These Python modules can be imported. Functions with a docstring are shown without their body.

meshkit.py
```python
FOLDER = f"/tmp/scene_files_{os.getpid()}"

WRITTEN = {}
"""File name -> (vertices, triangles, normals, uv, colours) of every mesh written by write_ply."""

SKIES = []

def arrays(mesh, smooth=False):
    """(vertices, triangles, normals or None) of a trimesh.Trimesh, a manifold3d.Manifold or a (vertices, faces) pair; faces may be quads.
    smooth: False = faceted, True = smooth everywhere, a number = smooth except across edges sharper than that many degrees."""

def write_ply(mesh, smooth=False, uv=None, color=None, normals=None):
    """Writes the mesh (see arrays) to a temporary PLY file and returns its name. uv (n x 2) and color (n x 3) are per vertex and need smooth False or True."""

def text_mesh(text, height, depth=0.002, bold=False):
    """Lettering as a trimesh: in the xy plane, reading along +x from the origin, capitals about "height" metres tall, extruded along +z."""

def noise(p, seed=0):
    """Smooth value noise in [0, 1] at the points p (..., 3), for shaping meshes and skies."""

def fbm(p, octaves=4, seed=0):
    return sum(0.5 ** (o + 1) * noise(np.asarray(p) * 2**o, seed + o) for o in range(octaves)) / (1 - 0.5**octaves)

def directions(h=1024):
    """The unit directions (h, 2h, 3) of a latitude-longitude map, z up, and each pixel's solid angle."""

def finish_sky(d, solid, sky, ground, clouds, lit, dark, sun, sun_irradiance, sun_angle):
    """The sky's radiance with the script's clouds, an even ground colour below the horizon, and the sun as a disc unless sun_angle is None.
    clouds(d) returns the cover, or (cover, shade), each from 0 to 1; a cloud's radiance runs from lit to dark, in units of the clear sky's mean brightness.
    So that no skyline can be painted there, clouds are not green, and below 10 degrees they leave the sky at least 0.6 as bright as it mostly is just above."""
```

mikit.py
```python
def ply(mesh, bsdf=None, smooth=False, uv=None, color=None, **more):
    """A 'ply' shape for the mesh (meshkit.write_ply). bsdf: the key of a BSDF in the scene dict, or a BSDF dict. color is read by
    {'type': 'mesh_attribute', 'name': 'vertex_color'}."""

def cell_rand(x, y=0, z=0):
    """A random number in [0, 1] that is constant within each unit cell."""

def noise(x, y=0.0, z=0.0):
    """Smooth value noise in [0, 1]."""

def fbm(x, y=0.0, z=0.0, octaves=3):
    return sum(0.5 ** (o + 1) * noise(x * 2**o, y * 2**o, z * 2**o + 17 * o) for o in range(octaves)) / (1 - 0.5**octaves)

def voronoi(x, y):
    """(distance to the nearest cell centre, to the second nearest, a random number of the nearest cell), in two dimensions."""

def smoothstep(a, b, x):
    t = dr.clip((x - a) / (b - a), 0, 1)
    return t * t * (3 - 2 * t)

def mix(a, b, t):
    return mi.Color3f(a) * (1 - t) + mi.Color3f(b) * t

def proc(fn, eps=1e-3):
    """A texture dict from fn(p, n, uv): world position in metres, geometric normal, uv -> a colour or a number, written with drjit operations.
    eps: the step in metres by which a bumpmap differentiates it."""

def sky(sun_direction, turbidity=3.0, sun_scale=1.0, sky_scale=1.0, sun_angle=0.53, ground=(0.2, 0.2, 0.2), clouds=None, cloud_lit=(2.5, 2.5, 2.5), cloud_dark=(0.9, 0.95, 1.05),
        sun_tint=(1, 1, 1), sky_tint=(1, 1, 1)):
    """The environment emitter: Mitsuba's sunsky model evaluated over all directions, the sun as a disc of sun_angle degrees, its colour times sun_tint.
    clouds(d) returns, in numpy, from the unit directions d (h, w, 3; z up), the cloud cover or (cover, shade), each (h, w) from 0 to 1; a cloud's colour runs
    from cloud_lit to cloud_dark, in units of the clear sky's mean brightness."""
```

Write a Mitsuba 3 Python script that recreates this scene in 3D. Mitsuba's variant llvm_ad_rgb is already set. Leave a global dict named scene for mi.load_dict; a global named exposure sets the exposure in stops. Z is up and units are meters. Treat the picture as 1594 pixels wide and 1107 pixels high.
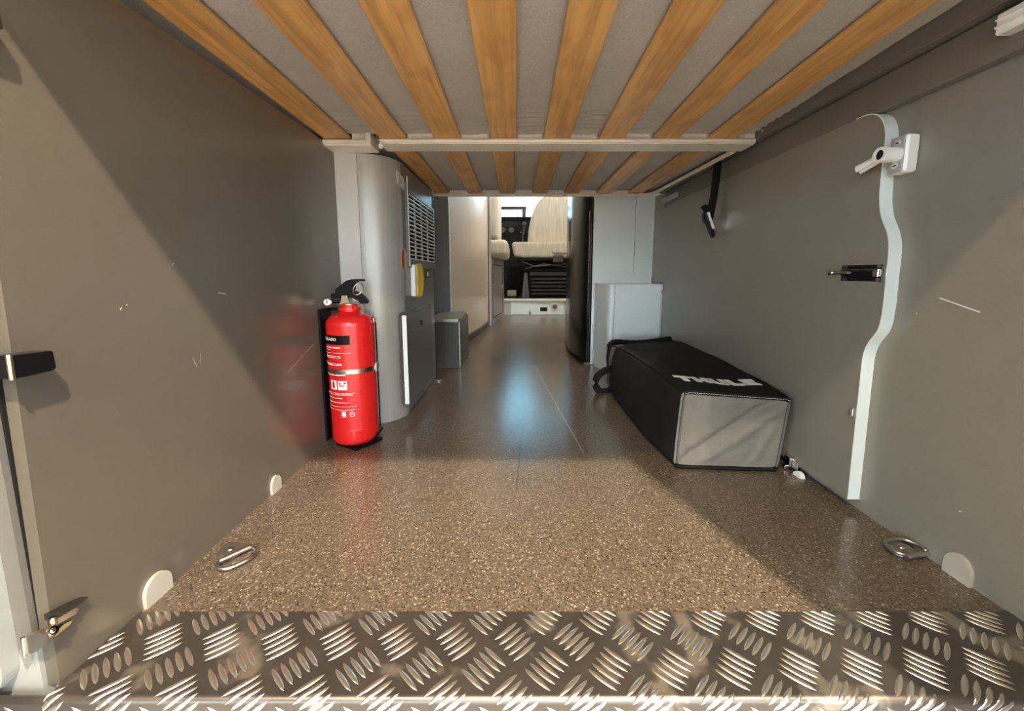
import math, random
import numpy as np, trimesh, manifold3d
import mitsuba as mi, mikit, meshkit, drjit as dr
from shapely.geometry import Polygon, Point, box as sbox
from shapely.ops import unary_union
from mikit import proc, noise, fbm, voronoi, cell_rand, smoothstep, mix

random.seed(3); RNG = np.random.default_rng(7)
T = mi.ScalarTransform4f
scene, labels = {"type": "scene"}, {}

# ---------------------------------------------------------------- camera, light, exposure
exposure = -0.2
PITCH = math.radians(7.4716)
scene["camera"] = {"type": "perspective", "fov": 2 * math.degrees(math.atan(797 / 610)), "fov_axis": "x", "near_clip": 0.02, "far_clip": 100.0,
    "principal_point_offset_x": -7.0 / 1594, "principal_point_offset_y": 47.5 / 1107,
    "to_world": T().look_at(origin=[0, 0, .422], target=[0, math.cos(PITCH), .422 - math.sin(PITCH)], up=[0, 0, 1])}
# thin overcast, the sun behind the cab: the sky is brightest ahead and even elsewhere
scene["daylight"] = mikit.sky((.1, 1, 1.2), turbidity=4, sun_scale=0.0, sky_scale=46.0, ground=(.3, .3, .3), clouds=lambda d: np.full(d.shape[:2], .30), cloud_lit=(1.08, 1.08, 1.02), cloud_dark=(1, 1.05, 1.1), sky_tint=(1.22, 1.02, .79))
LAMPS = [((.98, -1.50, 3.35), .060, 11000, (1.0, .83, .62)),      # main warm ceiling lamp behind and right of the opening
         ((-1.00, -1.60, 3.30), .055, 3000, (1.0, .84, .62)),    # weaker one to the left
         ((.85, -5.20, 3.60), .09, 2200, (1.0, .86, .66)),  # one further back in the hall
         ((.15, 2.95, 1.98), .06, 520, (1.0, .90, .74))]       # ceiling lamp of the living compartment       # 

# ---------------------------------------------------------------- materials
def C(*c): return {"type": "rgb", "value": list(c)}
def mat(name, **kw):
    scene[name] = {"type": "principled", **kw}
    return name
def plain(name, c, rough=.5, spec=.5, **kw): return mat(name, base_color=C(*c), roughness=rough, specular=spec, **kw)

def seg(p, a, b):
    """distance in the horizontal plane to a segment"""
    ax, ay = a; dx, dy = b[0] - ax, b[1] - ay
    t = dr.clip(((p.x - ax) * dx + (p.y - ay) * dy) / (dx * dx + dy * dy), 0, 1)
    return dr.sqrt(dr.square(p.x - ax - t * dx) + dr.square(p.y - ay - t * dy))
def seg_yz(p, a, b):
    ax, ay = a; dx, dy = b[0] - ax, b[1] - ay
    t = dr.clip(((p.y - ax) * dx + (p.z - ay) * dy) / (dx * dx + dy * dy), 0, 1)
    return dr.sqrt(dr.square(p.y - ax - t * dx) + dr.square(p.z - ay - t * dy))

DARKLINE = [(.0089, 1.763), (.0241, 1.4582), (.02, 1.0637), (.0095, .9145), (-.0005, .7194)]
LIGHTLINE = [(.0857, 1.763), (.1325, 1.1798), (.1596, .8832)]
def floor_color(p, n, uv):
    d1, e1, r1 = voronoi(p.x * 570, p.y * 570)
    d2, e2, r2 = voronoi(p.x * 315 + 31, p.y * 315 + 7)
    d3, e3, r3 = voronoi(p.x * 180 + 3, p.y * 180 + 57)
    c = mix((.088, .066, .047), (.165, .128, .095), r1)
    c = mix(c, (.30, .245, .19), smoothstep(.88, .93, r1) * .7)
    k = smoothstep(.46, .30, d2)
    c = mix(c, (.42, .36, .295), k * smoothstep(.92, .93, r2) * .75)
    c = mix(c, (.014, .010, .008), k * smoothstep(.135, .125, r2) * .85)
    k3 = smoothstep(.30, .20, d3)
    c = mix(c, (.50, .44, .37), k3 * smoothstep(.965, .97, r3) * .85)
    c = c * .68 * (.86 + .28 * fbm(p.x * 3.2, p.y * 3.2))
    for a, b in zip(DARKLINE, DARKLINE[1:]): c = mix(c, (.03, .025, .02), .75 * smoothstep(.0022, .0010, seg(p, a, b)))
    for a, b in zip(LIGHTLINE, LIGHTLINE[1:]): c = mix(c, (.5, .46, .42), .45 * smoothstep(.0022, .0008, seg(p, a, b)))
    return c
def floor_bump(p, n, uv): return fbm(p.x * 260, p.y * 260, octaves=2)
scene["mat_floor"] = {"type": "bumpmap", "scale": .00022, "arbitrary": proc(floor_bump, 8e-4),
    "bsdf": {"type": "principled", "base_color": proc(floor_color), "roughness": .20, "specular": .6}}

def wall_marks(base, marks):
    def fn(p, n, uv):
        c = mi.Color3f(base) * (.955 + .09 * fbm(p.x * 9, p.y * 9, p.z * 9)) * (.97 + .06 * noise(p.x * 700, p.y * 700, p.z * 700))
        for a, b, w, s in marks: c = mix(c, (.62, .58, .5), s * smoothstep(w, w * .4, seg_yz(p, a, b)))
        return c
    return fn
scene["mat_wall_left"] = {"type": "principled", "roughness": .27, "specular": .75, "base_color": proc(wall_marks((.104, .089, .070), [
    ((.4652, .3795), (.4670, .3815), .0010, .9), ((.473, .384), (.4745, .385), .0008, .6), ((.5435, .434), (.546, .4365), .0012, .4),
    ((.6219, .3917), (.6381, .3889), .0010, .55), ((.560, .300), (.566, .285), .0012, .25), ((.575, .304), (.572, .290), .0010, .2), ((.79, .22), (.90, .26), .0016, .25)]))}
scene["mat_wall_right"] = {"type": "principled", "roughness": .36, "specular": .5, "base_color": proc(wall_marks((.196, .181, .150), [
    ((.5714, .3867), (.5198, .3711), .0014, .85), ((.6004, .3612), (.602, .3605), .0010, .8), ((.505, .095), (.508, .093), .0012, .7), ((.70, .452), (.701, .4515), .001, .6)]))}

def wood(base, dark):
    def fn(p, n, uv):
        tone = noise(dr.floor(p.x / .1335 + .3) * 7.3 + 2, 3.1, dr.floor(p.y / 1.05))
        g = fbm(p.x * 160 + 3 * fbm(p.y * 4, p.x * 20), p.y * 5, p.z * 30, octaves=4)
        m = fbm(p.x * 40, p.y * 14, octaves=3)
        c = mix(base, dark, dr.clip(.75 * smoothstep(.35, .75, g) + .55 * smoothstep(.45, .75, m), 0, 1))
        return c * (.80 + .38 * tone)
    return fn
scene["mat_wood"] = {"type": "principled", "roughness": .42, "specular": .45, "base_color": proc(wood((.66, .37, .130), (.50, .25, .078)))}
def cloth_color(p, n, uv): return mi.Color3f(.415, .385, .345) * (.86 + .28 * noise(p.x * 900, p.y * 900, p.z * 900)) * (.93 + .14 * fbm(p.x * 14, p.y * 14))
scene["mat_mattress"] = {"type": "principled", "base_color": proc(cloth_color), "roughness": .95, "specular": .1}
plain("mat_rail_cream", (.86, .79, .66), .35)
plain("mat_holder", (.82, .76, .66), .4)
plain("mat_rail_brown", (.135, .122, .102), .42)
plain("mat_batten_daylight", (.34, .33, .31), .4)  # paler than the batten: daylight on its end put into the colour
plain("mat_white", (.76, .84, .82), .4)
plain("mat_white_plastic", (.86, .86, .82), .32)
plain("mat_clip", (.40, .375, .32), .45)
plain("mat_black_plastic", (.004, .004, .0045), .42, .18)
plain("mat_black_matte", (.007, .0065, .0065), .75, .15)
plain("mat_black_gloss", (.005, .005, .006), .16, .35, clearcoat=.25, clearcoat_gloss=.9)
plain("mat_bench", (.30, .275, .245), .4)
plain("mat_red", (.66, .012, .012), .22, .5, clearcoat=.7, clearcoat_gloss=.9)
plain("mat_red_plastic", (.62, .015, .02), .4)
plain("mat_print_white", (.82, .80, .78), .5)
plain("mat_print_black", (.003, .003, .003), .4, .15)
plain("mat_print_grey", (.33, .32, .31), .5)
plain("mat_steel", (.62, .59, .53), .24, .5, metallic=1.0)
plain("mat_chrome", (.78, .77, .74), .10, .5, metallic=1.0)
plain("mat_brass", (.80, .70, .48), .22, .5, metallic=1.0)
plain("mat_dark_steel", (.10, .098, .095), .30, .5, metallic=.9)
def silver_color(p, n, uv): return mi.Color3f(.40, .385, .36) * (.93 + .14 * noise(p.x * 500, p.y * 500, p.z * 4)) * (.94 + .12 * fbm(p.x * 10, p.y * 10, p.z * 5))
scene["mat_silver"] = {"type": "principled", "base_color": proc(silver_color), "roughness": .40, "specular": .5, "metallic": .3}
plain("mat_silver_light", (.56, .535, .505), .5)
plain("mat_cabinet", (.125, .118, .106), .33)
plain("mat_cabinet_dark", (.060, .055, .048), .3)
plain("mat_grille", (.60, .61, .60), .35)
plain("mat_beige", (.66, .54, .42), .22, .5)
plain("mat_blue_grey", (.17, .172, .172), .3)
plain("mat_off_white", (.85, .93, .92), .38)
plain("mat_skin", (.30, .31, .29), .4)
plain("mat_shell", (.55, .52, .47), .7)
plain("mat_cab_dark", (.005, .005, .0052), .6, .2)
plain("mat_ribbed", (.026, .026, .028), .55, .3)
plain("mat_dash_grey", (.10, .105, .11), .6)
plain("mat_yellow", (.86, .60, .03), .4)
plain("mat_stain", (.62, .54, .38), .6)
plain("mat_red_sticker", (.30, .03, .025), .45)
plain("mat_tan_sticker", (.42, .30, .17), .45)
plain("mat_ground", (.34, .33, .32), .7)
def seat_color(p, n, uv): return mi.Color3f(.60, .54, .44) * (.84 + .3 * noise(p.x * 90, p.y * 30, p.z * 8))
scene["mat_seat"] = {"type": "principled", "base_color": proc(seat_color), "roughness": .9, "specular": .1}
def bag_color(p, n, uv): return mi.Color3f(.0075, .0071, .0066) * (.7 + .6 * noise(p.x * 700, p.y * 700, p.z * 700))
scene["mat_bag"] = {"type": "principled", "base_color": proc(bag_color), "roughness": .7, "specular": .16}
def baggrey_color(p, n, uv): return mi.Color3f(.185, .169, .148) * (.82 + .36 * noise(p.x * 1200, p.y * 1200, p.z * 1200)) * (.90 + .2 * fbm(p.x * 22, p.y * 22, p.z * 22))
scene["mat_bag_grey"] = {"type": "principled", "base_color": proc(baggrey_color), "roughness": .8, "specular": .2}
def mesh_color(p, n, uv):
    a = dr.abs(dr.sin((p.y + p.x + p.z) * 900)) * dr.abs(dr.sin((p.y + p.x - p.z) * 900))
    return mix((.0025, .0025, .0025), (.026, .025, .024), smoothstep(.25, .5, a))
scene["mat_bag_mesh"] = {"type": "principled", "base_color": proc(mesh_color), "roughness": .75, "specular": .15}
plain("mat_webbing", (.10, .095, .085), .7)
def tread_rough(p, n, uv): return .24 + .22 * fbm(p.x * 26, p.y * 26, p.z * 26)
def tread_color(p, n, uv):
    d = smoothstep(.60, .76, fbm(p.x * 30, p.y * 30, p.z * 30, octaves=4))
    return mix((.175, .155, .137), (.50, .44, .36), d)
scene["mat_tread"] = {"type": "principled", "base_color": proc(tread_color), "roughness": proc(tread_rough), "metallic": .88, "specular": .5}
plain("mat_tread_bar", (.86, .80, .70), .24, .5, metallic=.95)
scene["mat_glass"] = {"type": "thindielectric", "int_ior": 1.5, "specular_transmittance": C(.58, .86, 1.0)}
scene["mat_lamp"] = {"type": "diffuse", "reflectance": C(.8, .8, .8)}

# ---------------------------------------------------------------- mesh helpers
def cat(*ms): return trimesh.util.concatenate([m for m in ms if m is not None])
def bx(x0, x1, y0, y1, z0, z1, b=0.0):
    """box between two corners, its edges chamfered by b"""
    x0, x1 = sorted((x0, x1)); y0, y1 = sorted((y0, y1)); z0, z1 = sorted((z0, z1))
    b = min(b, .49 * min(x1 - x0, y1 - y0, z1 - z0))
    if b <= 0:
        m = trimesh.creation.box((x1 - x0, y1 - y0, z1 - z0)); m.apply_translation(((x0 + x1) / 2, (y0 + y1) / 2, (z0 + z1) / 2)); return m
    P = []
    for X in (0, 1):
        for Y in (0, 1):
            for Z in (0, 1):
                for k in range(3):
                    i = [b, b, b]; i[k] = 0
                    P.append(((x0 + i[0], x1 - i[0])[X], (y0 + i[1], y1 - i[1])[Y], (z0 + i[2], z1 - i[2])[Z]))
    return trimesh.convex.convex_hull(np.array(P))
def man(m): return trimesh.Trimesh(np.asarray(m.to_mesh().vert_properties)[:, :3], np.asarray(m.to_mesh().tri_verts), process=False)
def rbox(x0, x1, y0, y1, z0, z1, r, seg=20):
    s = manifold3d.Manifold.sphere(r, seg)
    return man(manifold3d.Manifold.batch_hull([s.translate([x, y, z]) for x in (x0 + r, x1 - r) for y in (y0 + r, y1 - r) for z in (z0 + r, z1 - r)]))
def prism(poly, plane, a, b):
    """polygon in plane 'xy', 'xz' or 'yz', extruded along the third axis from a to b"""
    poly = poly if hasattr(poly, "geom_type") else Polygon(poly)
    if not poly.is_valid: poly = poly.buffer(0)
    m = trimesh.creation.extrude_polygon(poly, b - a, engine="earcut"); m.apply_translation((0, 0, a))
    if plane == "xz": v = m.vertices[:, [0, 2, 1]].copy(); m = trimesh.Trimesh(v, m.faces[:, ::-1], process=False)
    if plane == "yz": v = m.vertices[:, [2, 0, 1]].copy(); m = trimesh.Trimesh(v, m.faces, process=False)
    return m
def tube(pts, r, sides=10, flat=None):
    p = np.asarray(pts, float); t = np.gradient(p, axis=0); t /= np.linalg.norm(t, axis=1, keepdims=True) + 1e-12
    ref = np.array([0, 0, 1.0]) if abs(t[:, 2]).mean() < .8 else np.array([1.0, 0, 0])
    a = np.cross(t, ref); a /= np.linalg.norm(a, axis=1, keepdims=True) + 1e-12
    b = np.cross(t, a); ang = np.arange(sides) * 2 * np.pi / sides
    ra, rb = (r, r) if flat is None else flat
    v = (p[:, None] + ra * np.cos(ang)[None, :, None] * a[:, None] + rb * np.sin(ang)[None, :, None] * b[:, None]).reshape(-1, 3)
    i, j = np.meshgrid(np.arange(len(p) - 1), np.arange(sides), indexing="ij")
    q = np.stack([i * sides + j, i * sides + (j + 1) % sides, (i + 1) * sides + (j + 1) % sides, (i + 1) * sides + j], -1).reshape(-1, 4)
    f = np.vstack([q[:, [0, 1, 2]], q[:, [0, 2, 3]]])
    n = len(v); v = np.vstack([v, p[0], p[-1]]); k = np.arange(sides)
    f = np.vstack([f, np.stack([np.full(sides, n), (k + 1) % sides, k], 1), np.stack([np.full(sides, n + 1), n - sides + k, n - sides + (k + 1) % sides], 1)])
    m = trimesh.Trimesh(v, f, process=False); trimesh.repair.fix_normals(m); return m
def smoothpath(pts, n=40, closed=False):
    from scipy.interpolate import splprep, splev
    p = np.asarray(pts, float)
    if closed: p = np.vstack([p, p[:1]])
    tck, _ = splprep(p.T, s=0, per=closed, k=3 if len(p) > 3 else 2)
    return np.array(splev(np.linspace(0, 1, n), tck)).T
def lathe(profile, center, sides=48, axis="z"):
    m = trimesh.creation.revolve(np.asarray(profile, float), sections=sides)
    if axis == "x": m.apply_transform(trimesh.transformations.rotation_matrix(np.pi / 2, [0, 1, 0]))
    if axis == "y": m.apply_transform(trimesh.transformations.rotation_matrix(-np.pi / 2, [1, 0, 0]))
    trimesh.repair.fix_normals(m); m.apply_translation(center); return m
def disc(center, r, h, axis, bevel=.3, sides=24):
    b = min(h, r) * bevel
    return lathe([(0, 0), (r, 0), (r, h - b), (r - b, h), (0, h)], center, sides, axis)
def grid(fn, nu, nv):
    u, v = np.meshgrid(np.linspace(0, 1, nu), np.linspace(0, 1, nv), indexing="ij")
    P = fn(u.ravel(), v.ravel()); i, j = np.meshgrid(np.arange(nu - 1), np.arange(nv - 1), indexing="ij"); a = (i * nv + j).ravel()
    return trimesh.Trimesh(P, np.vstack([np.stack([a, a + nv, a + nv + 1], 1), np.stack([a, a + nv + 1, a + 1], 1)]), process=False)

# ---------------------------------------------------------------- entries
def free(key):
    if key not in scene and not any(k.startswith(key + "__") for k in scene): return key
    n = 1
    while f"{key}_{n:03d}" in scene or any(k.startswith(f"{key}_{n:03d}__") for k in scene): n += 1
    return f"{key}_{n:03d}"
def add(name, mesh, bsdf, parent=None, smooth=False, label=None):
    key = free(f"{parent}__{name}" if parent else name)
    scene[key] = mikit.ply(mesh, bsdf, smooth)
    if label: labels[key] = {"label": label}
    return key
def thing(name, label, cat, group=None):
    """the key that the parts' keys start with"""
    key = name; n = 0
    while key in labels: n += 1; key = f"{name}_{n:03d}"
    labels[key] = {"label": label, "category": cat}
    if group: labels[key]["group"] = group
    return key
def struct(name, mesh, bsdf, label, cat, smooth=False):
    scene[name] = mikit.ply(mesh, bsdf, smooth); labels[name] = {"label": label, "category": cat, "kind": "structure"}
    return name
def solo(name, mesh, bsdf, label, cat, group=None, smooth=False):
    key = thing(name, label, cat, group); scene[key] = mikit.ply(mesh, bsdf, smooth); return key

# ================================================================ STRUCTURE
XL, XR, XH = -.472, .617, .597          # left wall face, right wall face, face of the hatch panel on the right wall
struct("floor", bx(-1.1, 1.1, .4405, 4.03, -.02, 0), "mat_floor", "brown speckled stone-look floor sheet running from the tread plate to the driver's cab", "floor")
struct("ground", bx(-14, 14, -14, 20, -.62, -.6), "mat_ground", "grey ground outside under the vehicle", "ground")
struct("sky_blocking_roof", bx(-9, 9, -10.5, 6.3, 4.4, 4.6), "mat_shell", "added unseen roof slab that blocks the upper sky over the vehicle", "roof")  # added unseen canopy, cuts off the upper sky so rear light comes in low
struct("wall_left", prism([(.3535, 0), (1.060, 0), (1.060, .744), (.3672, .744), (.361, .42)], "yz", XL - .0125, XL), "mat_wall_left", "grey-brown smooth panel wall on the left, partly in warm light", "wall")
struct("wall_right", bx(XR, XR + .02, .22, 1.80, 0, .76), "mat_wall_right", "grey-brown smooth panel wall on the right with a pale scratch", "wall")

# body around the opening and the closed outer shell (roof hatch and side windows let daylight in)
struct("wall_rear", cat(bx(-1.15, 1.15, .317, .325, .755, 2.1), bx(-1.15, -.52, .18, .22, -.25, 1.05), bx(.462, 1.15, .18, .22, -.25, 1.05),
       bx(-1.15, 1.15, .18, .255, 1.05, 2.1), bx(-1.15, -1.05, .22, .30, -.25, 2.1), bx(1.05, 1.15, .22, .30, -.25, 2.1)), "mat_shell", "rear body of the vehicle around the garage opening", "wall")
def side(x):
    a, b = x - .025, x + .025
    return cat(bx(a, b, .30, 2.15, -.05, 2.1), bx(a, b, 3.75, 6.0, -.05, 2.1), bx(a, b, 2.15, 3.75, -.05, 1.05), bx(a, b, 2.15, 3.75, 1.75, 2.1))
struct("wall_outer_left", side(-1.1), "mat_shell", "left outer side of the vehicle body", "wall")
struct("wall_outer_right", side(1.1), "mat_shell", "right outer side of the vehicle body", "wall")
struct("ceiling", cat(bx(-1.12, 1.12, .2, 2.1, 2.1, 2.13), bx(-1.12, 1.12, 3.0, 6.0, 2.1, 2.13), bx(-1.12, -.45, 2.1, 3.0, 2.1, 2.13), bx(.45, 1.12, 2.1, 3.0, 2.1, 2.13)),
       "mat_shell", "roof of the living compartment", "ceiling")
struct("floor_cab", bx(-1.1, 1.1, 4.06, 6.0, .13, .150), "mat_cab_dark", "dark floor of the driver's cab beyond the pale step", "floor")
struct("wall_front", cat(bx(-1.1, 1.1, 5.85, 5.9, -.05, 1.05), bx(-1.1, 1.1, 5.85, 5.9, 1.95, 2.1), bx(-1.1, -.98, 5.85, 5.9, 1.05, 1.95), bx(.98, 1.1, 5.85, 5.9, 1.05, 1.95)), "mat_cab_dark", "dark cab front below the windscreen", "wall")
struct("window_1", bx(-.98, .98, 5.872, 5.876, 1.05, 1.95), "mat_glass", "windscreen of the cab, blown out by daylight", "window")
scene["window_1__frame"] = mikit.ply(cat(bx(-.30, .14, 5.86, 5.885, 1.345, 1.385), bx(.085, .135, 5.86, 5.885, 1.05, 1.37)), "mat_dash_grey")

# left edge of the opening: frame strip, outer skin with a rounded corner, body below
struct("trim_1", prism([(-.5035, .50 + .24), (-.5035, .040), (-.4990, .020), (-.4930, .028), (-.4868, .042), (-.4868, .74)], "xz", .350, .40), "mat_cabinet", "grey frame strip beside the edge of the left wall", "trim")
arc = [(-.5035 - .028 + .028 * math.cos(a), .034 + .028 * math.sin(-a)) for a in np.linspace(0, np.pi / 2, 10)]
struct("door_1", prism([(-.62, .74), (-.62, .006)] + arc[::-1] + [(-.5035, .74)], "xz", .336, .352), "mat_skin", "white outer door skin with a rounded lower corner at the left edge", "door")
struct("trim_2", bx(-.60, XL - .0128, .350, .36, -.03, .045), "mat_skin", "white lower body edge under the left frame strip", "trim")

struct("trim_4", bx(-.4870, XL - .0124, .3555, .372, .03, .742), "mat_black_matte", "added black strip painting the shade in the gap beside the left wall edge", "trim")  # added black strip, paints the shade inside the narrow gap

# hatch panel on the right wall, its white edging follows the wavy cut
cut = [(.730, .690), (.712, .6895), (.697, .686), (.684, .678), (.674, .664), (.669, .648), (.668, .625), (.668, .60), (.667, .555), (.664, .532), (.657, .510), (.646, .489),
       (.640, .468), (.638, .445), (.638, .43), (.638, .345), (.641, .330), (.649, .316), (.658, .300), (.662, .285), (.663, .265), (.660, .019)]
hatch_key = thing("wall_hatch", "grey hatch panel with a wavy white-edged cut laid on the right wall", "hatch panel")
sp = np.array(cut[:-1]); 
dense = [tuple(q) for q in smoothpath(sp, 90)] + [cut[-1]]
add("panel", prism(dense + [(1.60, .012), (1.60, .690)], "yz", XH, XR), "mat_wall_right", hatch_key)
def edging(path, x0, x1, th):
    p = np.array(path); t = np.gradient(p, axis=0); t /= np.linalg.norm(t, axis=1, keepdims=True); nrm = np.stack([t[:, 1], -t[:, 0]], 1)
    if nrm[len(p) // 2][0] > 0: nrm = -nrm
    q = p + nrm * th
    ring = np.vstack([p, q[::-1]])
    return prism(Polygon(ring).buffer(0), "yz", x0, x1)
dn = np.array(dense); low = np.stack([np.linspace(dn[-2, 0], dn[-1, 0], 12), np.linspace(dn[-2, 1], dn[-1, 1], 12)], 1)[1:]
add("edging", edging(np.vstack([dn[:-1], low]), XH - .0008, XR - .0002, .0016), "mat_white", hatch_key, 30, "white plastic edging along the wavy cut")
add("pin", rbox(XH - .004, XH + .002, .666, .674, .170, .186, .0018, 8), "mat_chrome", hatch_key, True)

# wooden batten under the bed rail on the right wall
solo("wall_batten", bx(.600, XR, .335, 1.640, .688, .744, .002), "mat_rail_brown", "dark brown batten along the top of the right wall under the bed", "batten")

solo("batten_daylight", bx(.588, .600, 1.500, 1.636, .702, .722, .002), "mat_batten_daylight", "added pale grey piece painting the daylight on the end of the dark batten", "end piece")  # added light box, paints the daylit far end of the batten

# ================================================================ BED
def mattress(y0, y1, xr, z1, tilt0, tilt1, seed):
    x0, x1 = -1.02, xr; nx, ny = 170, 120
    def bottom(u, v):
        x, y = x0 + u * (x1 - x0), y0 + v * (y1 - y0)
        z = tilt0 + (tilt1 - tilt0) * v
        e = np.exp(-((v - .96) / .16) ** 2)
        w = .0065 * e * (np.sin(y * 260 + 5 * meshkit.noise(np.stack([x * 7, y * 3, 0 * x], -1), seed)) * meshkit.noise(np.stack([x * 9, 0 * x, 0 * x + 4], -1), seed)) + .003 * (meshkit.fbm(np.stack([x * 9, y * 14, 0 * x], -1), 3, seed) - .5)
        return np.stack([x, y, z + np.maximum(w, -.0015)], -1)
    b = grid(bottom, nx, ny); b.faces = b.faces[:, ::-1]
    top = bx(x0 + .002, x1 - .002, y0, y1, max(tilt0, tilt1) + .012, z1, .01)
    return cat(b, top)
solo("mattress", mattress(.330, 1.0125, .577, .90, .7795, .7595, 3), "mat_mattress", "near grey fabric mattress seen from below between the wooden slats", "mattress", smooth=40)
solo("mattress", mattress(1.030, 1.664, .577, .90, .7575, .7575, 8), "mat_mattress", "far grey fabric mattress seen from below behind the first cross rail", "mattress", smooth=40)

bed = thing("bed_frame", "near bed frame with eight wooden slats and a cream cross rail", "bed frame")
SX = [-.4385, -.3015, -.1690, -.0315, .0985, .2325, .3640, .5000]
SW = [.066, .0655, .0635, .064, .0635, .0635, .063, .0635]
def slat(cx, w, y0, y1, za, zb, t=.0085):
    m = bx(cx - w / 2, cx + w / 2, y0, y1, 0, t, .0022)
    m = m.subdivide().subdivide(); v = m.vertices
    v[:, 2] += za + (zb - za) * (v[:, 1] - y0) / (y1 - y0)
    m.vertices = v; return m
for cx, w in zip(SX, SW): add("slat", slat(cx, w, .330, 1.013, .7690, .7480), "mat_wood", bed)
# cross rail: front lip, ledge and back plate
def lip(x0, x1, y0, zt, zb, yb):
    r = .0055; pts = [(yb, zb), (yb, zt), (y0 + r, zt)] + [(y0 + r - r * math.sin(a), zt - r + r * math.cos(a)) for a in np.linspace(0, np.pi, 9)] + [(y0 + r, zb + .001), (y0 + .012, zb)]
    return prism(Polygon(pts).buffer(0), "yz", x0, x1)
add("cross_rail", lip(-.332, .580, .998, .7478, .7345, 1.060), "mat_rail_cream", bed, 35)
add("back_plate", bx(-.332, .580, 1.0145, 1.026, .7478, .7640), "mat_holder", bed)
def holder(x0, x1, y, z0, z1):
    m = cat(bx(x0, x1, y + .003, y + .0055, z0, z1), bx(x0, x1, y, y + .003, z0, z0 + .003), bx(x0, x1, y, y + .003, z1 - .003, z1),
            bx(x0, x0 + .004, y, y + .003, z0 + .003, z1 - .003), bx(x1 - .004, x1, y, y + .003, z0 + .003, z1 - .003), bx(x0 + .009, x1 - .012, y + .001, y + .003, z0 + .0045, z1 - .005))
    return m
for i in range(1, 7):
    a, b = SX[i] + SW[i] / 2 + .003, SX[i + 1] - SW[i + 1] / 2 - .004
    add("slat_holder", holder(a, b, 1.0085, .7485, .7625), "mat_holder", bed)
add("slat_holder", holder(.536, .566, 1.0085, .7485, .7625), "mat_holder", bed)
add("corner_bracket", cat(bx(.555, .581, 1.004, 1.0085, .7490, .7640, .001), disc((.563, 1.004, .756), .0028, .002, "y")), "mat_rail_cream", bed, 30)
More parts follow.
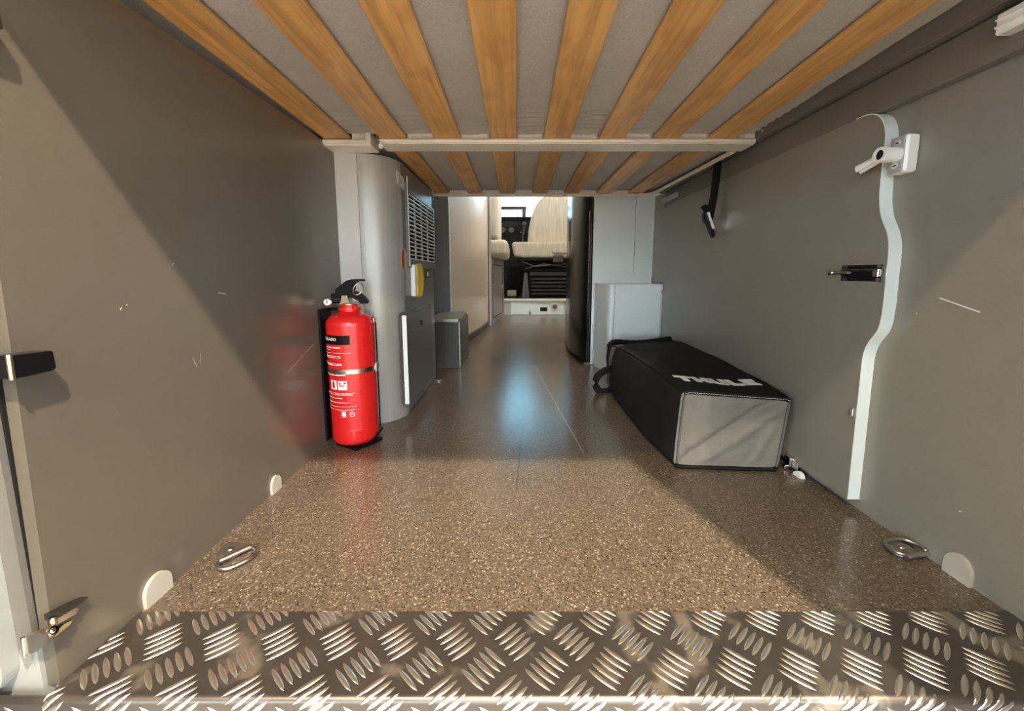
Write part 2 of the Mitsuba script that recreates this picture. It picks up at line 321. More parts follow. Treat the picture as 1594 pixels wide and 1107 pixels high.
struct("trim_3", cat(bx(.579, XR, .330, 1.650, .7450, .8050, .002), bx(.5795, .5845, .335, 1.64, .7425, .7455, .001)), "mat_rail_brown", "dark brown side rail along the right wall at the level of the bed", "rail")  # side rail of the bed, kept apart from the bed frames
add("screw", disc((.579, .972, .755), .0028, -.0015, "x"), "mat_steel", bed, 30)
er = add("end_rail", lip(-.4715, -.366, 1.000, .7465, .7310, 1.060), "mat_rail_cream", bed, 35)
add("slat_holder", holder(-.402, -.366, 1.0085, .7470, .7640), "mat_holder", bed)
add("end_cap", bx(-.366, -.3525, .996, 1.058, .7290, .7640, .002), "mat_rail_cream", bed)
hk = add("catch", tube([(-.3375, .996, .763), (-.3368, .994, .752), (-.333, .994, .742), (-.3285, .994, .733)], .0014, 8), "mat_steel", bed, True)
add("knob", man(manifold3d.Manifold.sphere(.0062, 24).scale([1, 1, 1.3]).translate([-.3275, .994, .7285])), "mat_white_plastic", hk, True)

bed2 = thing("bed_frame", "far bed frame with seven wooden slats and a rounded far corner", "bed frame")
FX = [-.301, -.1675, -.0365, .0945, .2230, .3530, .4820]; FW = .0595
for cx in FX: add("slat", slat(cx, FW, 1.064, 1.648, .7455, .7455), "mat_wood", bed2)
rail = np.array([(-.334, 1.653, .739), (.30, 1.653, .739), (.44, 1.653, .739), (.490, 1.650, .739), (.522, 1.636, .739), (.541, 1.606, .739), (.5475, 1.56, .739), (.552, 1.45, .739), (.560, 1.25, .739), (.566, 1.075, .739)])
rp = np.vstack([rail[:2], smoothpath(rail[2:], 50)])
add("cross_rail", tube(rp, .006, 12, (.0075, .0058)), "mat_rail_cream", bed2, True, "cream rail that curves round the far right corner")
add("back_plate", bx(-.334, .545, 1.6515, 1.660, .744, .7573), "mat_holder", bed2)
add("side_plate", cat(tube(np.column_stack([rp[4:, 0] + .012, rp[4:, 1] + .002, np.full(len(rp) - 4, .748)]), .006, 8, (.004, .009))), "mat_rail_brown", bed2, True)
for i in range(6): add("slat_holder", holder(FX[i] + FW / 2 + .003, FX[i + 1] - FW / 2 - .003, 1.6460, .7455, .7570), "mat_holder", bed2)
add("end_hook", cat(tube([(-.338, 1.652, .757), (-.340, 1.648, .745), (-.338, 1.646, .735), (-.338, 1.645, .715)], .0022, 8), bx(-.345, -.336, 1.646, 1.652, .735, .765, .001)), "mat_white_plastic", bed2, 40)
add("end_peg", tube([(-.3225, 1.648, .734), (-.3225, 1.648, .722)], .004, 10), "mat_dark_steel", bed2, True)

# ================================================================ LEFT CABINET
cab = thing("cabinet", "grey cabinet with a rounded silver corner behind the fire extinguisher", "cabinet")
add("front_plank", bx(-.4845, -.4150, 1.061, 1.085, 0, .732, .001), "mat_silver_light", cab, label="pale flat plank at the left of the rounded corner")
cpts = [(-.414 + .086 * math.sin(a), 1.151 - .089 * math.cos(a)) for a in np.linspace(0, np.pi / 2, 28)]
add("corner_column", prism(cpts + [(-.328, 1.153), (-.414, 1.153)], "xy", 0, .7315), "mat_silver", cab, 40, "rounded silver corner column")
add("body", bx(-.95, -.329, 1.153, 1.565, 0, .738, .001), "mat_cabinet", cab)
flap = add("flap", prism([(1.090, .048), (1.410, .048), (1.410, .306), (1.404, .312), (1.105, .312), (1.096, .310), (1.091, .303)], "yz", -.3285, -.3075), "mat_cabinet_dark", cab)
labels[flap] = {"label": "dark grey lower flap with a white front edge"}
add("edge_strip", bx(-.3205, -.3080, 1.0872, 1.0902, .049, .306, .0012), "mat_white", flap, label="white front edge")
add("lock", cat(disc((-.3075, 1.256, .266), .0085, .0035, "x"), bx(-.305, -.3025, 1.2545, 1.2575, .261, .271)), "mat_black_gloss", flap, 30)
gr = add("vent_grille", cat(bx(-.329, -.3225, 1.195, 1.580, .664, .672, .001), bx(-.329, -.3225, 1.195, 1.580, .440, .4655, .001), bx(-.329, -.3205, 1.187, 1.207, .440, .690, .001), bx(-.329, -.3225, 1.566, 1.580, .45, .672, .001)), "mat_cabinet", cab, label="ventilation grille of pale bars over black")
add("backing", bx(-.3288, -.3282, 1.205, 1.567, .464, .666), "mat_black_matte", gr)
for i in range(16): add("slat", bx(-.3275, -.3215, 1.206, 1.567, .4655 + i * .01275, .4693 + i * .01275), "mat_grille", gr)
for y in (1.285, 1.372, 1.462): add("divider", bx(-.3282, -.3240, y, y + .006, .466, .664), "mat_grille", gr)
add("front_edge", bx(-.3215, -.3185, 1.188, 1.193, .445, .705, .0008), "mat_grille", gr)
# stickers, socket
lb = add("info_sticker", prism([(1.120, .668), (1.120, .705), (1.188, .697), (1.188, .662)], "yz", -.329, -.3278) , "mat_print_white", cab, label="white printed sticker")
lines = []
for i in range(6):
    z = .698 - i * .0052; y = 1.126
    while y < 1.178:
        w = random.uniform(.006, .016); lines.append(bx(-.3279, -.3274, y, min(y + w, 1.182), z - .0022 - (y - 1.12) * .1, z - (y - 1.12) * .1)); y += w + .004
add("print", cat(*lines), "mat_print_grey", lb)
rs = add("round_sticker", prism(Point(1.160, .461).buffer(.033, 24), "yz", -.329, -.3275), "mat_tan_sticker", cab, label="round sticker, half red and half tan")
add("red_half", prism(Point(1.160, .461).buffer(.030, 24).intersection(sbox(1.0, .4, 1.158, .6)), "yz", -.3276, -.3270), "mat_red_sticker", rs)
sk = add("socket", bx(-.329, -.3265, 1.430, 1.480, .405, .436, .001), "mat_cabinet_dark", cab)
add("opening", bx(-.3266, -.3260, 1.443, 1.466, .413, .429), "mat_grille", sk)
# white holder with the yellow handle
yh = thing("wall_holder", "slim white holder with a yellow curved grip on the cabinet side below the vent", "holder")
add("back", bx(-.329, -.3135, 1.222, 1.244, .352, .450, .002), "mat_white_plastic", yh)
ypts = [(1.246, .446), (1.300, .452), (1.318, .440), (1.324, .410), (1.316, .372), (1.300, .353), (1.262, .350), (1.246, .354)]
add("grip", prism(Polygon(ypts).buffer(.003), "yz", -.329, -.312), "mat_yellow", yh, 30, "yellow curved grip")

# low step box behind the cabinet
st = thing("step_box", "low dark grey step box with a metal-edged top behind the grey cabinet", "step")
add("body", bx(-.370, -.2525, 1.722, 2.045, 0, .213, .0015), "mat_cabinet_dark", st)
add("top", prism([(-.392, 1.700), (-.262, 1.700), (-.246, 1.712), (-.244, 1.73), (-.262, 2.045), (-.392, 2.045)], "xy", .213, .226), "mat_cabinet", st, 30)
add("front_trim", bx(-.370, -.254, 1.698, 1.7015, .211, .2255, .001), "mat_steel", st, label="brushed metal front edge")
add("corner_trim", bx(-.2555, -.2505, 1.7195, 1.7245, .004, .212, .001), "mat_steel", st)

wd = thing("partition_panel", "tall blue-grey panel standing behind the step box beside the beige door", "panel")
add("face", bx(-.62, -.347, 2.050, 2.070, 0, 1.9, .001), "mat_blue_grey", wd)
add("edge_strip", bx(-.347, -.3435, 2.048, 2.072, 0, 1.9, .001), "mat_white", wd)

# beige curved door with dark plinth and steel posts
bd = thing("shower_door", "tall translucent-looking beige curved door beyond the step box", "door")
def bend(n=26):
    t = np.linspace(0, 1, n); x = -.342 + (-.226 + .342) * t; y = 2.072 + (3.13 - 2.072) * t
    return np.stack([x + .016 * np.sin(np.pi * t), y], 1)
cv = bend(); back = cv[::-1] + [-.02, .0]
add("panel", prism(np.vstack([cv, back]), "xy", .052, 1.9), "mat_beige", bd, 40)
add("plinth", prism(np.vstack([cv + [-.012, 0], back + [-.03, 0]]), "xy", 0, .046), "mat_cabinet_dark", bd, 40)
add("bottom_rail", prism(np.vstack([cv + [.003, 0], back]), "xy", .044, .054), "mat_steel", bd, 40)
pf = thing("door_post", "pair of narrow steel posts between the beige door and the bench", "post")
add("post", bx(-.246, -.222, 3.135, 3.165, 0, 1.9, .004), "mat_cabinet", pf)
add("post", bx(-.221, -.203, 3.150, 3.180, 0, 1.9, .003), "mat_silver", pf)

# dinette bench
be = thing("bench", "small dinette bench with a cream seat and back beside the cab step", "bench")
add("base", prism([(-.206, 3.19), (-.128, 3.99), (-.60, 3.99), (-.60, 3.19)], "xy", 0, .548), "mat_bench", be)
def hatchline(y0, y1, z0, z1, r, th):
    o = sbox(y0, z0, y1, z1).buffer(-r).buffer(r, 8); return o.difference(o.buffer(-th))
hm = prism(hatchline(3.26, 3.90, .045, .50, .06, .006), "yz", 0, .003)
v = hm.vertices; v[:, 0] += -.206 + (v[:, 1] - 3.19) * .0975 - .0005; hm.vertices = v
add("hatch_outline", hm, "mat_black_matte", be)
add("knob", man(manifold3d.Manifold.sphere(.012, 16).translate([-.140, 3.80, .30])), "mat_chrome", be, True)
add("seat_cushion", rbox(-.60, -.068, 3.24, 4.02, .556, .700, .045), "mat_seat", be, True)
add("back_cushion", rbox(-.62, -.148, 3.26, 3.98, .705, 1.20, .03), "mat_seat", be, True)

# ================================================================ CAB
cs = thing("cab_step", "pale riser of the cab step with a black socket and a round vent", "step")
add("riser", bx(-.60, .80, 4.030, 4.06, 0, .1445, .001), "mat_silver_light", cs)
add("white_panel", bx(-.058, .495, 4.026, 4.031, .004, .136, .001), "mat_off_white", cs)
add("top_edge", prism([(-.62, 4.012), (-.12, 4.012), (.50, 4.0), (.62, 4.03), (.62, 4.12), (-.62, 4.12)], "xy", .1445, .162), "mat_rail_cream", cs)
add("socket", cat(bx(.245, .318, 4.019, 4.027, .040, .078, .002)), "mat_black_plastic", cs)
rv = add("round_vent", disc((.394, 4.0265, .086), .036, -.012, "y"), "mat_grille", cs, 40)
add("vent_flap", cat(disc((.394, 4.0145, .086), .022, -.003, "y"), bx(.389, .399, 4.008, 4.013, .066, .106, .001)), "mat_cabinet", rv, 40)
cl1 = add("floor_catch", rbox(.128, .150, 4.012, 4.028, .004, .040, .006, 10), "mat_clip", cs, True)

sb = thing("swivel_chair", "cream upholstered swivel seat in the driver's cab", "seat")
bk = [(.133, .76), (.138, .86), (.147, .97), (.168, 1.06), (.198, 1.14), (.235, 1.21), (.285, 1.262), (.38, 1.285), (.56, 1.285), (.64, 1.24), (.66, .76)]
bm = prism(Polygon(bk).buffer(-.03).buffer(.03, 6), "xz", 4.52, 4.66)
add("backrest", man(manifold3d.Manifold.batch_hull([manifold3d.Manifold.sphere(.035, 14).translate([x + (.03 if x < .4 else -.03), y, z - .02]) for x, z in bk for y in (4.54, 4.66)])), "mat_seat", sb, True)
add("cushion", man(manifold3d.Manifold.batch_hull([manifold3d.Manifold.sphere(.035, 14).translate(q) for q in [(x, y, z) for y in (4.42, 4.80) for x, z in ((-.018, .735), (.005, .640), (.06, .628), (.60, .628), (.62, .735))]])), "mat_seat", sb, True)
add("side_bolster", rbox(.385, .66, 4.36, 4.46, .635, .770, .03), "mat_seat", sb, True, "brighter front bolster")
add("hinge_cover", rbox(.400, .52, 4.38, 4.60, .540, .632, .02), "mat_cabinet_dark", sb, True)
add("swivel_plate", cat(bx(.02, .62, 4.40, 4.80, .560, .598, .006), bx(.06, .60, 4.44, 4.76, .45, .47, .004)), "mat_black_plastic", sb)
add("swivel_frame", cat(tube([(.03, 4.42, .57), (.20, 4.42, .50), (.55, 4.42, .53)], .008, 8), tube([(.10, 4.42, .475), (.30, 4.42, .53), (.58, 4.42, .49)], .006, 8)), "mat_dark_steel", sb, True)
pd = add("pedestal", prism([(.150, .150), (.60, .150), (.60, .45), (.140, .45)], "xz", 4.47, 4.80), "mat_black_matte", sb, label="black ribbed seat base")
for i in range(5): add("rib", bx(.170, .60, 4.452, 4.472, .180 + .042 * i, .206 + .042 * i, .004), "mat_ribbed", pd)
add("rib", bx(.150, .60, 4.452, 4.472, .395, .445, .004), "mat_ribbed", pd)
add("side_panel", prism([(.060, .150), (.100, .150), (.110, .43), (.088, .43)], "xz", 4.46, 4.48), "mat_dash_grey", sb)
add("side_panel", prism([(.104, .150), (.146, .150), (.122, .43), (.113, .43)], "xz", 4.46, 4.48), "mat_dash_grey", sb)
db = thing("dashboard", "black cab dashboard with two round radio knobs", "dashboard")
add("body", cat(prism([(5.30, .15), (5.30, 1.10), (5.36, 1.17), (5.84, 1.17), (5.84, .15)], "yz", -.95, .95)), "mat_cab_dark", db)
add("centre_console", prism([(5.16, .15), (5.22, .80), (5.30, 1.0), (5.30, .15)], "yz", -.34, .10), "mat_cab_dark", db)
for x in (-.183, -.068):
    k = add("radio_knob", lathe([(0, 0), (.040, 0), (.040, .006), (.030, .006), (.028, .022), (0, .022)], (x, 5.300, .985), 28, "y"), "mat_dash_grey", db, 40)
    scene[k] = mikit.ply(lathe([(0, 0), (.042, 0), (.042, -.006), (.031, -.008), (.028, -.03), (0, -.03)], (x, 5.300, .985), 28, "y"), "mat_dash_grey", 40)
add("gear_lever", cat(tube([(.07, 5.10, .78), (.10, 5.05, 1.02)], .012, 10), man(manifold3d.Manifold.sphere(.03, 16).translate([.10, 5.05, 1.04]))), "mat_dash_grey", db, True)
add("button", cat(bx(-.30, -.05, 5.298, 5.303, .86, .885, .002)), "mat_dash_grey", db)
add("light_dot", man(manifold3d.Manifold.sphere(.012, 12).translate([.055, 5.22, .955])), "mat_chrome", db, True)
pp = thing("pedal", "pale pedal low in the dark footwell left of the seat base", "pedal")
scene[pp] = mikit.ply(rbox(-.11, .0, 4.70, 4.74, .1505, .225, .012, 10), "mat_clip", True)

# ================================================================ FRIDGE, WHITE PANELS (right)
fr = thing("fridge", "tall glossy black fridge with a bulging front and a bright vertical strip", "fridge")
fp = smoothpath([(.326, 1.804), (.310, 1.825), (.2945, 1.868), (.281, 1.944), (.2745, 2.04), (.277, 2.145), (.290, 2.30), (.315, 2.42)], 30)
add("door", prism(np.vstack([fp, [(.36, 2.45), (.36, 1.806)]]), "xy", .030, 1.9), "mat_black_gloss", fr, 40)
add("plinth", prism(np.vstack([fp + [.012, .004], [(.36, 2.44), (.36, 1.812)]]), "xy", 0, .030), "mat_black_matte", fr, 40)
add("seam", prism(np.vstack([fp - [.0012, .0004], (fp + [.004, .004])[::-1]]), "xy", .196, .200), "mat_black_matte", fr, 40)
add("side", bx(.326, .3445, 1.8045, 2.5, .006, 1.9, .001), "mat_black_matte", fr)
add("handle_strip", bx(.3262, .3305, 1.7990, 1.8050, .012, .70, .001), "mat_chrome", fr, label="bright vertical strip")
add("edge_profile", bx(.3352, .3385, 1.7985, 1.8050, .012, 1.6, .0008), "mat_dark_steel", fr)
add("foot_trim", bx(.316, .345, 1.799, 1.806, .0, .008, .001), "mat_steel", fr)
wp = thing("partition_panel", "tall white panel between the black fridge and the right wall", "panel")
add("face", bx(.3455, .6365, 1.8015, 1.816, 0, 1.9, .001), "mat_off_white", wp)
add("seam", bx(.532, .5335, 1.8008, 1.802, .42, .95), "mat_print_grey", wp)
wb = thing("wheel_box", "low white box with a rounded left edge standing behind the black bag", "box cover")
rr = .022
wpoly = [(.357, 1.80), (.376, 1.650)] + [(.398 - rr * math.cos(a) , 1.642 - rr * math.sin(a)) for a in np.linspace(.1, np.pi / 2, 12)] + [(.606, 1.620), (.606, 1.80)]
add("body", prism(wpoly, "xy", 0, .3785), "mat_off_white", wb, 40)
add("seam", bx(.4045, .4057, 1.6193, 1.6205, .004, .377), "mat_cabinet", wb)
add("gap_strip", bx(.606, .6165, 1.624, 1.66, 0, .3785), "mat_cabinet_dark", wb)
add("stain", prism(Point(.6045, .347).buffer(.011, 8).intersection(sbox(.5, .3, .6055, .4)), "xz", 1.6188, 1.6201), "mat_stain", wb)
for lab, x, y, z in (("small white clip at the upper right corner of the tall white panel", .6125, 1.7995, .712), ("small white clip on the tall white panel just above the low white box", .6125, 1.7995, .392)):
    solo("panel_clip", rbox(x - .006, x + .0045, y - .004, y + .0025, z - .016, z + .016, .003, 10), "mat_white_plastic", lab, "clip", "white panel clips", True)
for lab, z in (("uppermost white clip on the left side of the low white box", .325), ("middle white clip on the left side of the low white box", .172), ("lowest white clip on the left side of the low white box", .046)):
    solo("panel_clip", rbox(.3525, .3625, 1.792, 1.8010, z - .019, z + .019, .003, 10), "mat_white_plastic", lab, "clip", "white panel clips", True)

# ================================================================ FIRE EXTINGUISHER
EX, EY, ER = -.4070, .9520, .0550
fe = thing("fire_extinguisher", "red fire extinguisher with a steel band, standing in a black bracket by the left wall", "fire extinguisher")
prof = [(0, .006), (.042, .006), (.049, .010), (ER, .020), (ER, .0465), (ER + .0006, .048), (ER, .0495), (ER, .300)] + [(ER - .030 + .030 * math.cos(a), .300 + .026 * math.sin(a)) for a in np.linspace(0, 1.25, 8)][1:] + [(.024, .3285), (.021, .331), (.021, .333), (.026, .334), (.0265, .3385), (.026, .340), (.0185, .341), (.0185, .3485), (0, .3485)]
add("cylinder", lathe(prof, (EX, EY, 0), 72), "mat_red", fe, 35)
sx = lambda pts: [(-.4085 + (x + .4185) * .974 + .0035, .422 + (z - .422) * .974) for x, z in pts]
vb = add("valve", cat(prism([(-.4265, .3485), (-.3985, .3485), (-.4035, .3560), (-.4060, .3700), (-.4190, .3700), (-.4215, .3560)], "xz", EY - .012, EY + .012), lathe([(0, .347), (.0185, .347), (.0185, .350), (.014, .352), (0, .352)], (EX, EY, 0), 32)), "mat_brass", fe, 30)
up = [(-.4350, .3846), (-.4195, .3960), (-.4075, .4050), (-.3945, .4085), (-.3705, .4092), (-.3680, .4040), (-.3835, .4030), (-.3925, .3965), (-.3930, .3830), (-.4340, .3745)]
lo = [(-.4345, .3800), (-.3950, .3812), (-.3790, .3745), (-.3670, .3635), (-.3625, .3560), (-.3640, .3500), (-.3760, .3505), (-.3810, .3580), (-.3935, .3640), (-.4200, .3690), (-.4345, .3690)]
add("lever", prism(Polygon(up).buffer(-.001).buffer(.001), "xz", EY - .0095, EY + .0095), "mat_black_plastic", fe, 30, "black squeeze lever")
add("carry_handle", prism(Polygon(lo).buffer(-.001).buffer(.001), "xz", EY - .011, EY + .011), "mat_black_plastic", fe, 30)
ang = np.linspace(0, 2 * np.pi, 36)
add("safety_ring", tube([(-.3790 + .0115 * math.cos(a) + .002 * math.sin(a), EY - .012 + .006 * math.sin(a), .3855 + .0135 * math.sin(a)) for a in ang], .0013, 8), "mat_chrome", fe, True, "steel safety ring")
gg = add("gauge", lathe([(0, 0), (.0095, 0), (.0100, .002), (.0100, .011), (.0085, .013), (0, .013)], (-.4520, EY - .008, .3545), 28, "y"), "mat_chrome", fe, 40)
gm = lathe([(0, 0), (.0100, 0), (.0105, -.003), (.0100, -.013), (.0080, -.0145), (.0078, -.0135), (0, -.0135)], (-.4520, EY - .004, .3545), 28, "y")
gm.apply_translation((0, 0, 0)); scene[gg] = mikit.ply(gm, "mat_chrome", 40)
add("dial", disc((-.4520, EY - .0172, .3545), .0074, -.0006, "y"), "mat_print_white", gg, 30)
add("needle", bx(-.4526, -.4514, EY - .0190, EY - .0177, .352, .3605), "mat_print_black", gg)
add("hose_cap", cat(rbox(-.4475, -.4250, EY - .008, EY + .008, .362, .3745, .003, 10), tube([(-.4440, EY - .004, .3545), (-.418, EY, .3560)], .0045, 10)), "mat_black_plastic", fe, 40)
add("pull_tag", rbox(-.3905, -.3780, EY - .018, EY - .012, .3400, .3445, .002, 10), "mat_red_plastic", fe, True, "small red seal tag")
def ringband(r0, r1, z0, z1, tilt=0):
    m = lathe([(r0, z0), (r1, z0), (r1, z1), (r0, z1), (r0, z0)], (EX, EY, 0), 72); vv = m.vertices; vv[:, 2] += (vv[:, 0] - EX) * tilt; m.vertices = vv; return m
def wrap(m, phi0, z0, r):
    """flat mesh (x along the arc, y up, z out) laid round the cylinder from angle phi0 (0 = towards the opening, positive to the right)"""
    vv = m.vertices.copy(); ph = phi0 + vv[:, 0] / r; rr_ = r + vv[:, 2]
    m.vertices = np.stack([EX + rr_ * np.sin(ph), EY - rr_ * np.cos(ph), z0 + vv[:, 1]], 1); return m
def flat(w, h, t=.0003, x0=0, y0=0):
    m = bx(x0, x0 + w, y0, y0 + h, 0, t)
    n = max(1, int(w / .004)); P = []; 
    xs = np.linspace(x0, x0 + w, n + 1); F = []; V = []
    for x in xs: V += [(x, y0, 0), (x, y0 + h, 0), (x, y0 + h, t), (x, y0, t)]
    for i in range(n):
        a, b = 4 * i, 4 * i + 4
        for q in range(4): F += [(a + q, b + q, b + (q + 1) % 4), (a + q, b + (q + 1) % 4, a + (q + 1) % 4)]
    F += [(0, 1, 2), (0, 2, 3), (4 * n, 4 * n + 2, 4 * n + 1), (4 * n, 4 * n + 3, 4 * n + 2)]
    m = trimesh.Trimesh(V, F, process=False); trimesh.repair.fix_normals(m); return m
R0 = ER + .0004
ph = lambda deg: math.radians(deg)
lbk = add("name_band", wrap(flat(.079, .0215), ph(-62), .2575, R0), "mat_print_black", fe, label="black band with the maker's lettering")
tm = meshkit.text_mesh("HOUSEGARD", .0068, .0003, True); tw = tm.vertices[:, 0].max()
tm.vertices[:, 0] *= .078 / tw
tm = tm.subdivide(); add("lettering", wrap(tm, ph(-12) - .078 / R0, .2665, R0 + .0003), "mat_print_white", lbk)
def textlines(x0, x1, zs, h, seed):
    rnd = random.Random(seed); out = []
    for z in zs:
        x = x0
        while x < x1:
            w = rnd.uniform(.0018, .0060); w = min(w, x1 - x)
            if w > .0008: out.append(wrap(flat(w, h * rnd.uniform(.7, 1.1), .0003), ph(-70) + x / R0, z, R0))
            x += w + rnd.uniform(.0006, .0012)
    return cat(*out)
def rule(x1, z): return wrap(flat(x1, .0009), ph(-70), z, R0)
add("instructions", cat(textlines(0, .066, [.2490], .0034, 1), textlines(0, .036, [.2440], .0018, 2), rule(.088, .2370), textlines(0, .064, [.2290, .2255], .0020, 3), textlines(0, .066, [.2110, .2075], .0022, 4), textlines(.0, .074, [.1835], .0030, 5),
    rule(.092, .1405), textlines(0, .086, [.1362], .0020, 6), textlines(0, .062, [.1275], .0022, 7), textlines(0, .076, [.1170], .0022, 8), rule(.094, .1075), rule(.094, .1000)), "mat_print_white", fe, label="white printed instructions in small lines")
pi1 = add("pictogram", wrap(flat(.0200, .0225), ph(-70) + .030 / R0, .1495, R0), "mat_print_white", fe)
add("symbol", cat(wrap(flat(.0070, .0140, .0003), ph(-70) + .0365 / R0, .1530, R0 + .0003), wrap(flat(.0018, .0030, .0003), ph(-70) + .0390 / R0, .1675, R0 + .0003)), "mat_red", pi1)
pi2 = add("pictogram", wrap(flat(.0225, .0225), ph(-70) + .053 / R0, .1490, R0), "mat_print_white", fe)
add("symbol", cat(wrap(flat(.0050, .0040), ph(-70) + .068 / R0, .1640, R0 + .0003), wrap(flat(.0100, .0022), ph(-70) + .058 / R0, .1580, R0 + .0003), wrap(flat(.0022, .0080), ph(-70) + .057 / R0, .1600, R0 + .0003)), "mat_red", pi2)
def arcring(x, z, ro, ri):
    m = trimesh.creation.extrude_polygon(Point(0, 0).buffer(ro, 16).difference(Point(0, 0).buffer(ri, 16)) if ri else Point(0, 0).buffer(ro, 16), .0003, engine="earcut"); m = m.subdivide(); m.apply_translation((x, 0, 0)); return wrap(m, ph(-70), z, R0)
add("approval_mark", cat(arcring(.064, .0900, .0055, .0), wrap(sub := flat(.016, .0010), ph(-70) + .056 / R0, .0960, R0), wrap(flat(.016, .0010), ph(-70) + .056 / R0, .0825, R0)), "mat_print_white", fe)
add("approval_mark", cat(arcring(.083, .0893, .0062, .0048), wrap(flat(.0060, .0016), ph(-70) + .0800 / R0, .0887, R0)), "mat_print_white", fe)
br = thing("extinguisher_bracket", "black wall bracket with a steel band that holds the red fire extinguisher", "bracket")
add("back_plate", cat(bx(XL, XL + .0045, .925, .985, .010, .338, .001), bx(XL + .0045, -.440, .978, .984, .330, .338, .001)), "mat_black_plastic", br)
add("side_arm", tube([(EX + ER + .0022, EY + .012, .030), (EX + ER + .0026, EY + .012, .120), (EX + ER + .0022, EY + .012, .300), (EX + ER - .004, EY + .012, .316)], .0016, 8, (.003, .0016)), "mat_black_plastic", br, True)
add("band", ringband(ER + .0005, ER + .0016, .1875, .1985, -.02), "mat_steel", br, 40, "brushed steel band round the red cylinder")
add("buckle", rbox(EX + ER + .001, EX + ER + .006, EY - .004, EY + .016, .180, .204, .002, 8), "mat_chrome", br, True)
add("clasp", rbox(EX + ER - .0005, EX + ER + .004, EY + .000, EY + .014, .303, .315, .0015, 8), "mat_chrome", br, True)
add("foot", cat(prism(Point(EX, EY).buffer(ER * .72, 24), "xy", .003, .0058), prism([(EX + .006, EY - .050), (EX + .022, EY - .061), (EX + .030, EY - .048), (EX + .050, EY - .022), (EX + .064, EY + .006), (EX + .060, EY + .014), (EX, EY + .02), (EX - .045, EY), (EX - .040, EY - .025)], "xy", 0, .004), tube([(EX + .034, EY - .046, .006), (EX + .050, EY - .025, .012), (EX + .064, EY + .010, .030)], .0025, 8)), "mat_black_plastic", br, 30)

# ================================================================ BAG
bag = thing("carry_bag", "black soft bag with grey front panel and bold white lettering by the right wall", "bag")
def section(t):
    """outline (x, z) of the bag at t = 0 (front) .. 1 (back), 72 points from the lower left corner clockwise"""
    k = np.interp
    xl0 = k(t, [0, .08, .3, .65, .9, 1], [.343, .338, .331, .330, .338, .345]); xl1 = k(t, [0, .1, .3, .65, .9, 1], [.358, .358, .362, .366, .350, .340])
    xr0, xr1 = k(t, [0, .1, 1], [.562, .590, .594]), k(t, [0, .1, 1], [.585, .592, .594])
    zl, zr = k(t, [0, .2, .5, .85, 1], [.172, .172, .170, .166, .160]), k(t, [0, .2, .5, .85, 1], [.160, .170, .180, .180, .172])
    return np.array([(xl0, .002), (xl1, zl), (xr1, zr), (xr0, .002)])
NP, NR = 18, 60
def ring(t):
    c = section(t); P = []
    for a in range(4):
        p, q = c[a], c[(a + 1) % 4]; s = np.linspace(0, 1, NP, endpoint=False)[:, None]
        e = p + (q - p) * s; d = q - p; nn = np.array([-d[1], d[0]]) / (np.linalg.norm(d) + 1e-9)
        amt = [.010, -.004, .002, 0][a] * np.interp(t, [0, .15, .85, 1], [.1, 1, 1, .3])
        e = e + nn * (np.sin(np.pi * s) * amt); P.append(e)
    P = np.vstack(P)
    for _ in range(2): P = .5 * P + .25 * (np.roll(P, 1, 0) + np.roll(P, -1, 0))
    return P
Y0, Y1 = .802, 1.445
def bag_y(P, t):
    """front edge pulled a little askew, the back rounded"""
    u = (P[:, 0] - .34) / .25
    return Y0 + (Y1 - Y0) * t + (1 - t) * (.010 - .018 * u + .012 * (P[:, 1] / .17)) + t * (.04 * u)
rings = []
for i in range(NR + 1):
    t = i / NR; P = ring(t); y = bag_y(P, t)
    q = np.column_stack([P[:, 0], y, P[:, 1]])
    nz = meshkit.fbm(q * [18, 11, 18], 4, 5) - .5
    c = P.mean(0); d = P - c; d /= np.linalg.norm(d, axis=1, keepdims=True)
    w = np.sin(np.pi * min(t * 6, .5)) * .010
    q[:, 0] += d[:, 0] * nz * w; q[:, 2] += d[:, 1] * nz * w
    q[:, 2] = np.maximum(q[:, 2], .0015); q[:, 0] = np.minimum(q[:, 0], .5955)
    rings.append(q)
rings = np.array(rings); N4 = 4 * NP
def strip(idx):
    V = rings[:, idx].reshape(-1, 3); n = len(idx); i, j = np.meshgrid(np.arange(NR), np.arange(n - 1), indexing="ij"); a = (i * n + j).ravel()
    return trimesh.Trimesh(V, np.vstack([np.stack([a, a + 1, a + n + 1], 1), np.stack([a, a + n + 1, a + n], 1)]), process=False)
def outward(m, c=(.46, 1.1, .085)):
    f = m.faces; v = m.vertices; n = np.cross(v[f[:, 1]] - v[f[:, 0]], v[f[:, 2]] - v[f[:, 0]]); k = (n * (v[f].mean(1) - c)).sum()
    if k < 0: m.faces = f[:, ::-1]
    return m
def cap(q, dy, mid):
    """closes an end: rings shrinking to the centre, bulged along y"""
    c = q.mean(0); V = [q]; n = len(q)
    for s in (.86, .72, .56, .40, .24, .10):
        r = c + (q - c) * s; h = (1 - s ** 2) * min(1, 1.0)
        nz = meshkit.fbm(r * [26, 1, 26] + 3, 4, 11) - .5
        crease = -.0065 * np.exp(-((r[:, 0] - .365 - (r[:, 2] * 1.25)) / .010) ** 2) * np.clip(h * 3 - .2, 0, 1)
        r = r.copy(); r[:, 1] += dy * h + nz * mid * min(1, h * 2.5) - crease * np.sign(dy) * -1
        V.append(r)
    V = np.vstack(V + [[V[-1].mean(0)]]); F = []
    for k in range(6):
        for j in range(n):
            a, b = k * n + j, k * n + (j + 1) % n; F += [(a, b, b + n), (a, b + n, a + n)]
    for j in range(n): F.append((6 * n + j, 6 * n + (j + 1) % n, 7 * n))
    return outward(trimesh.Trimesh(V, F, process=False))
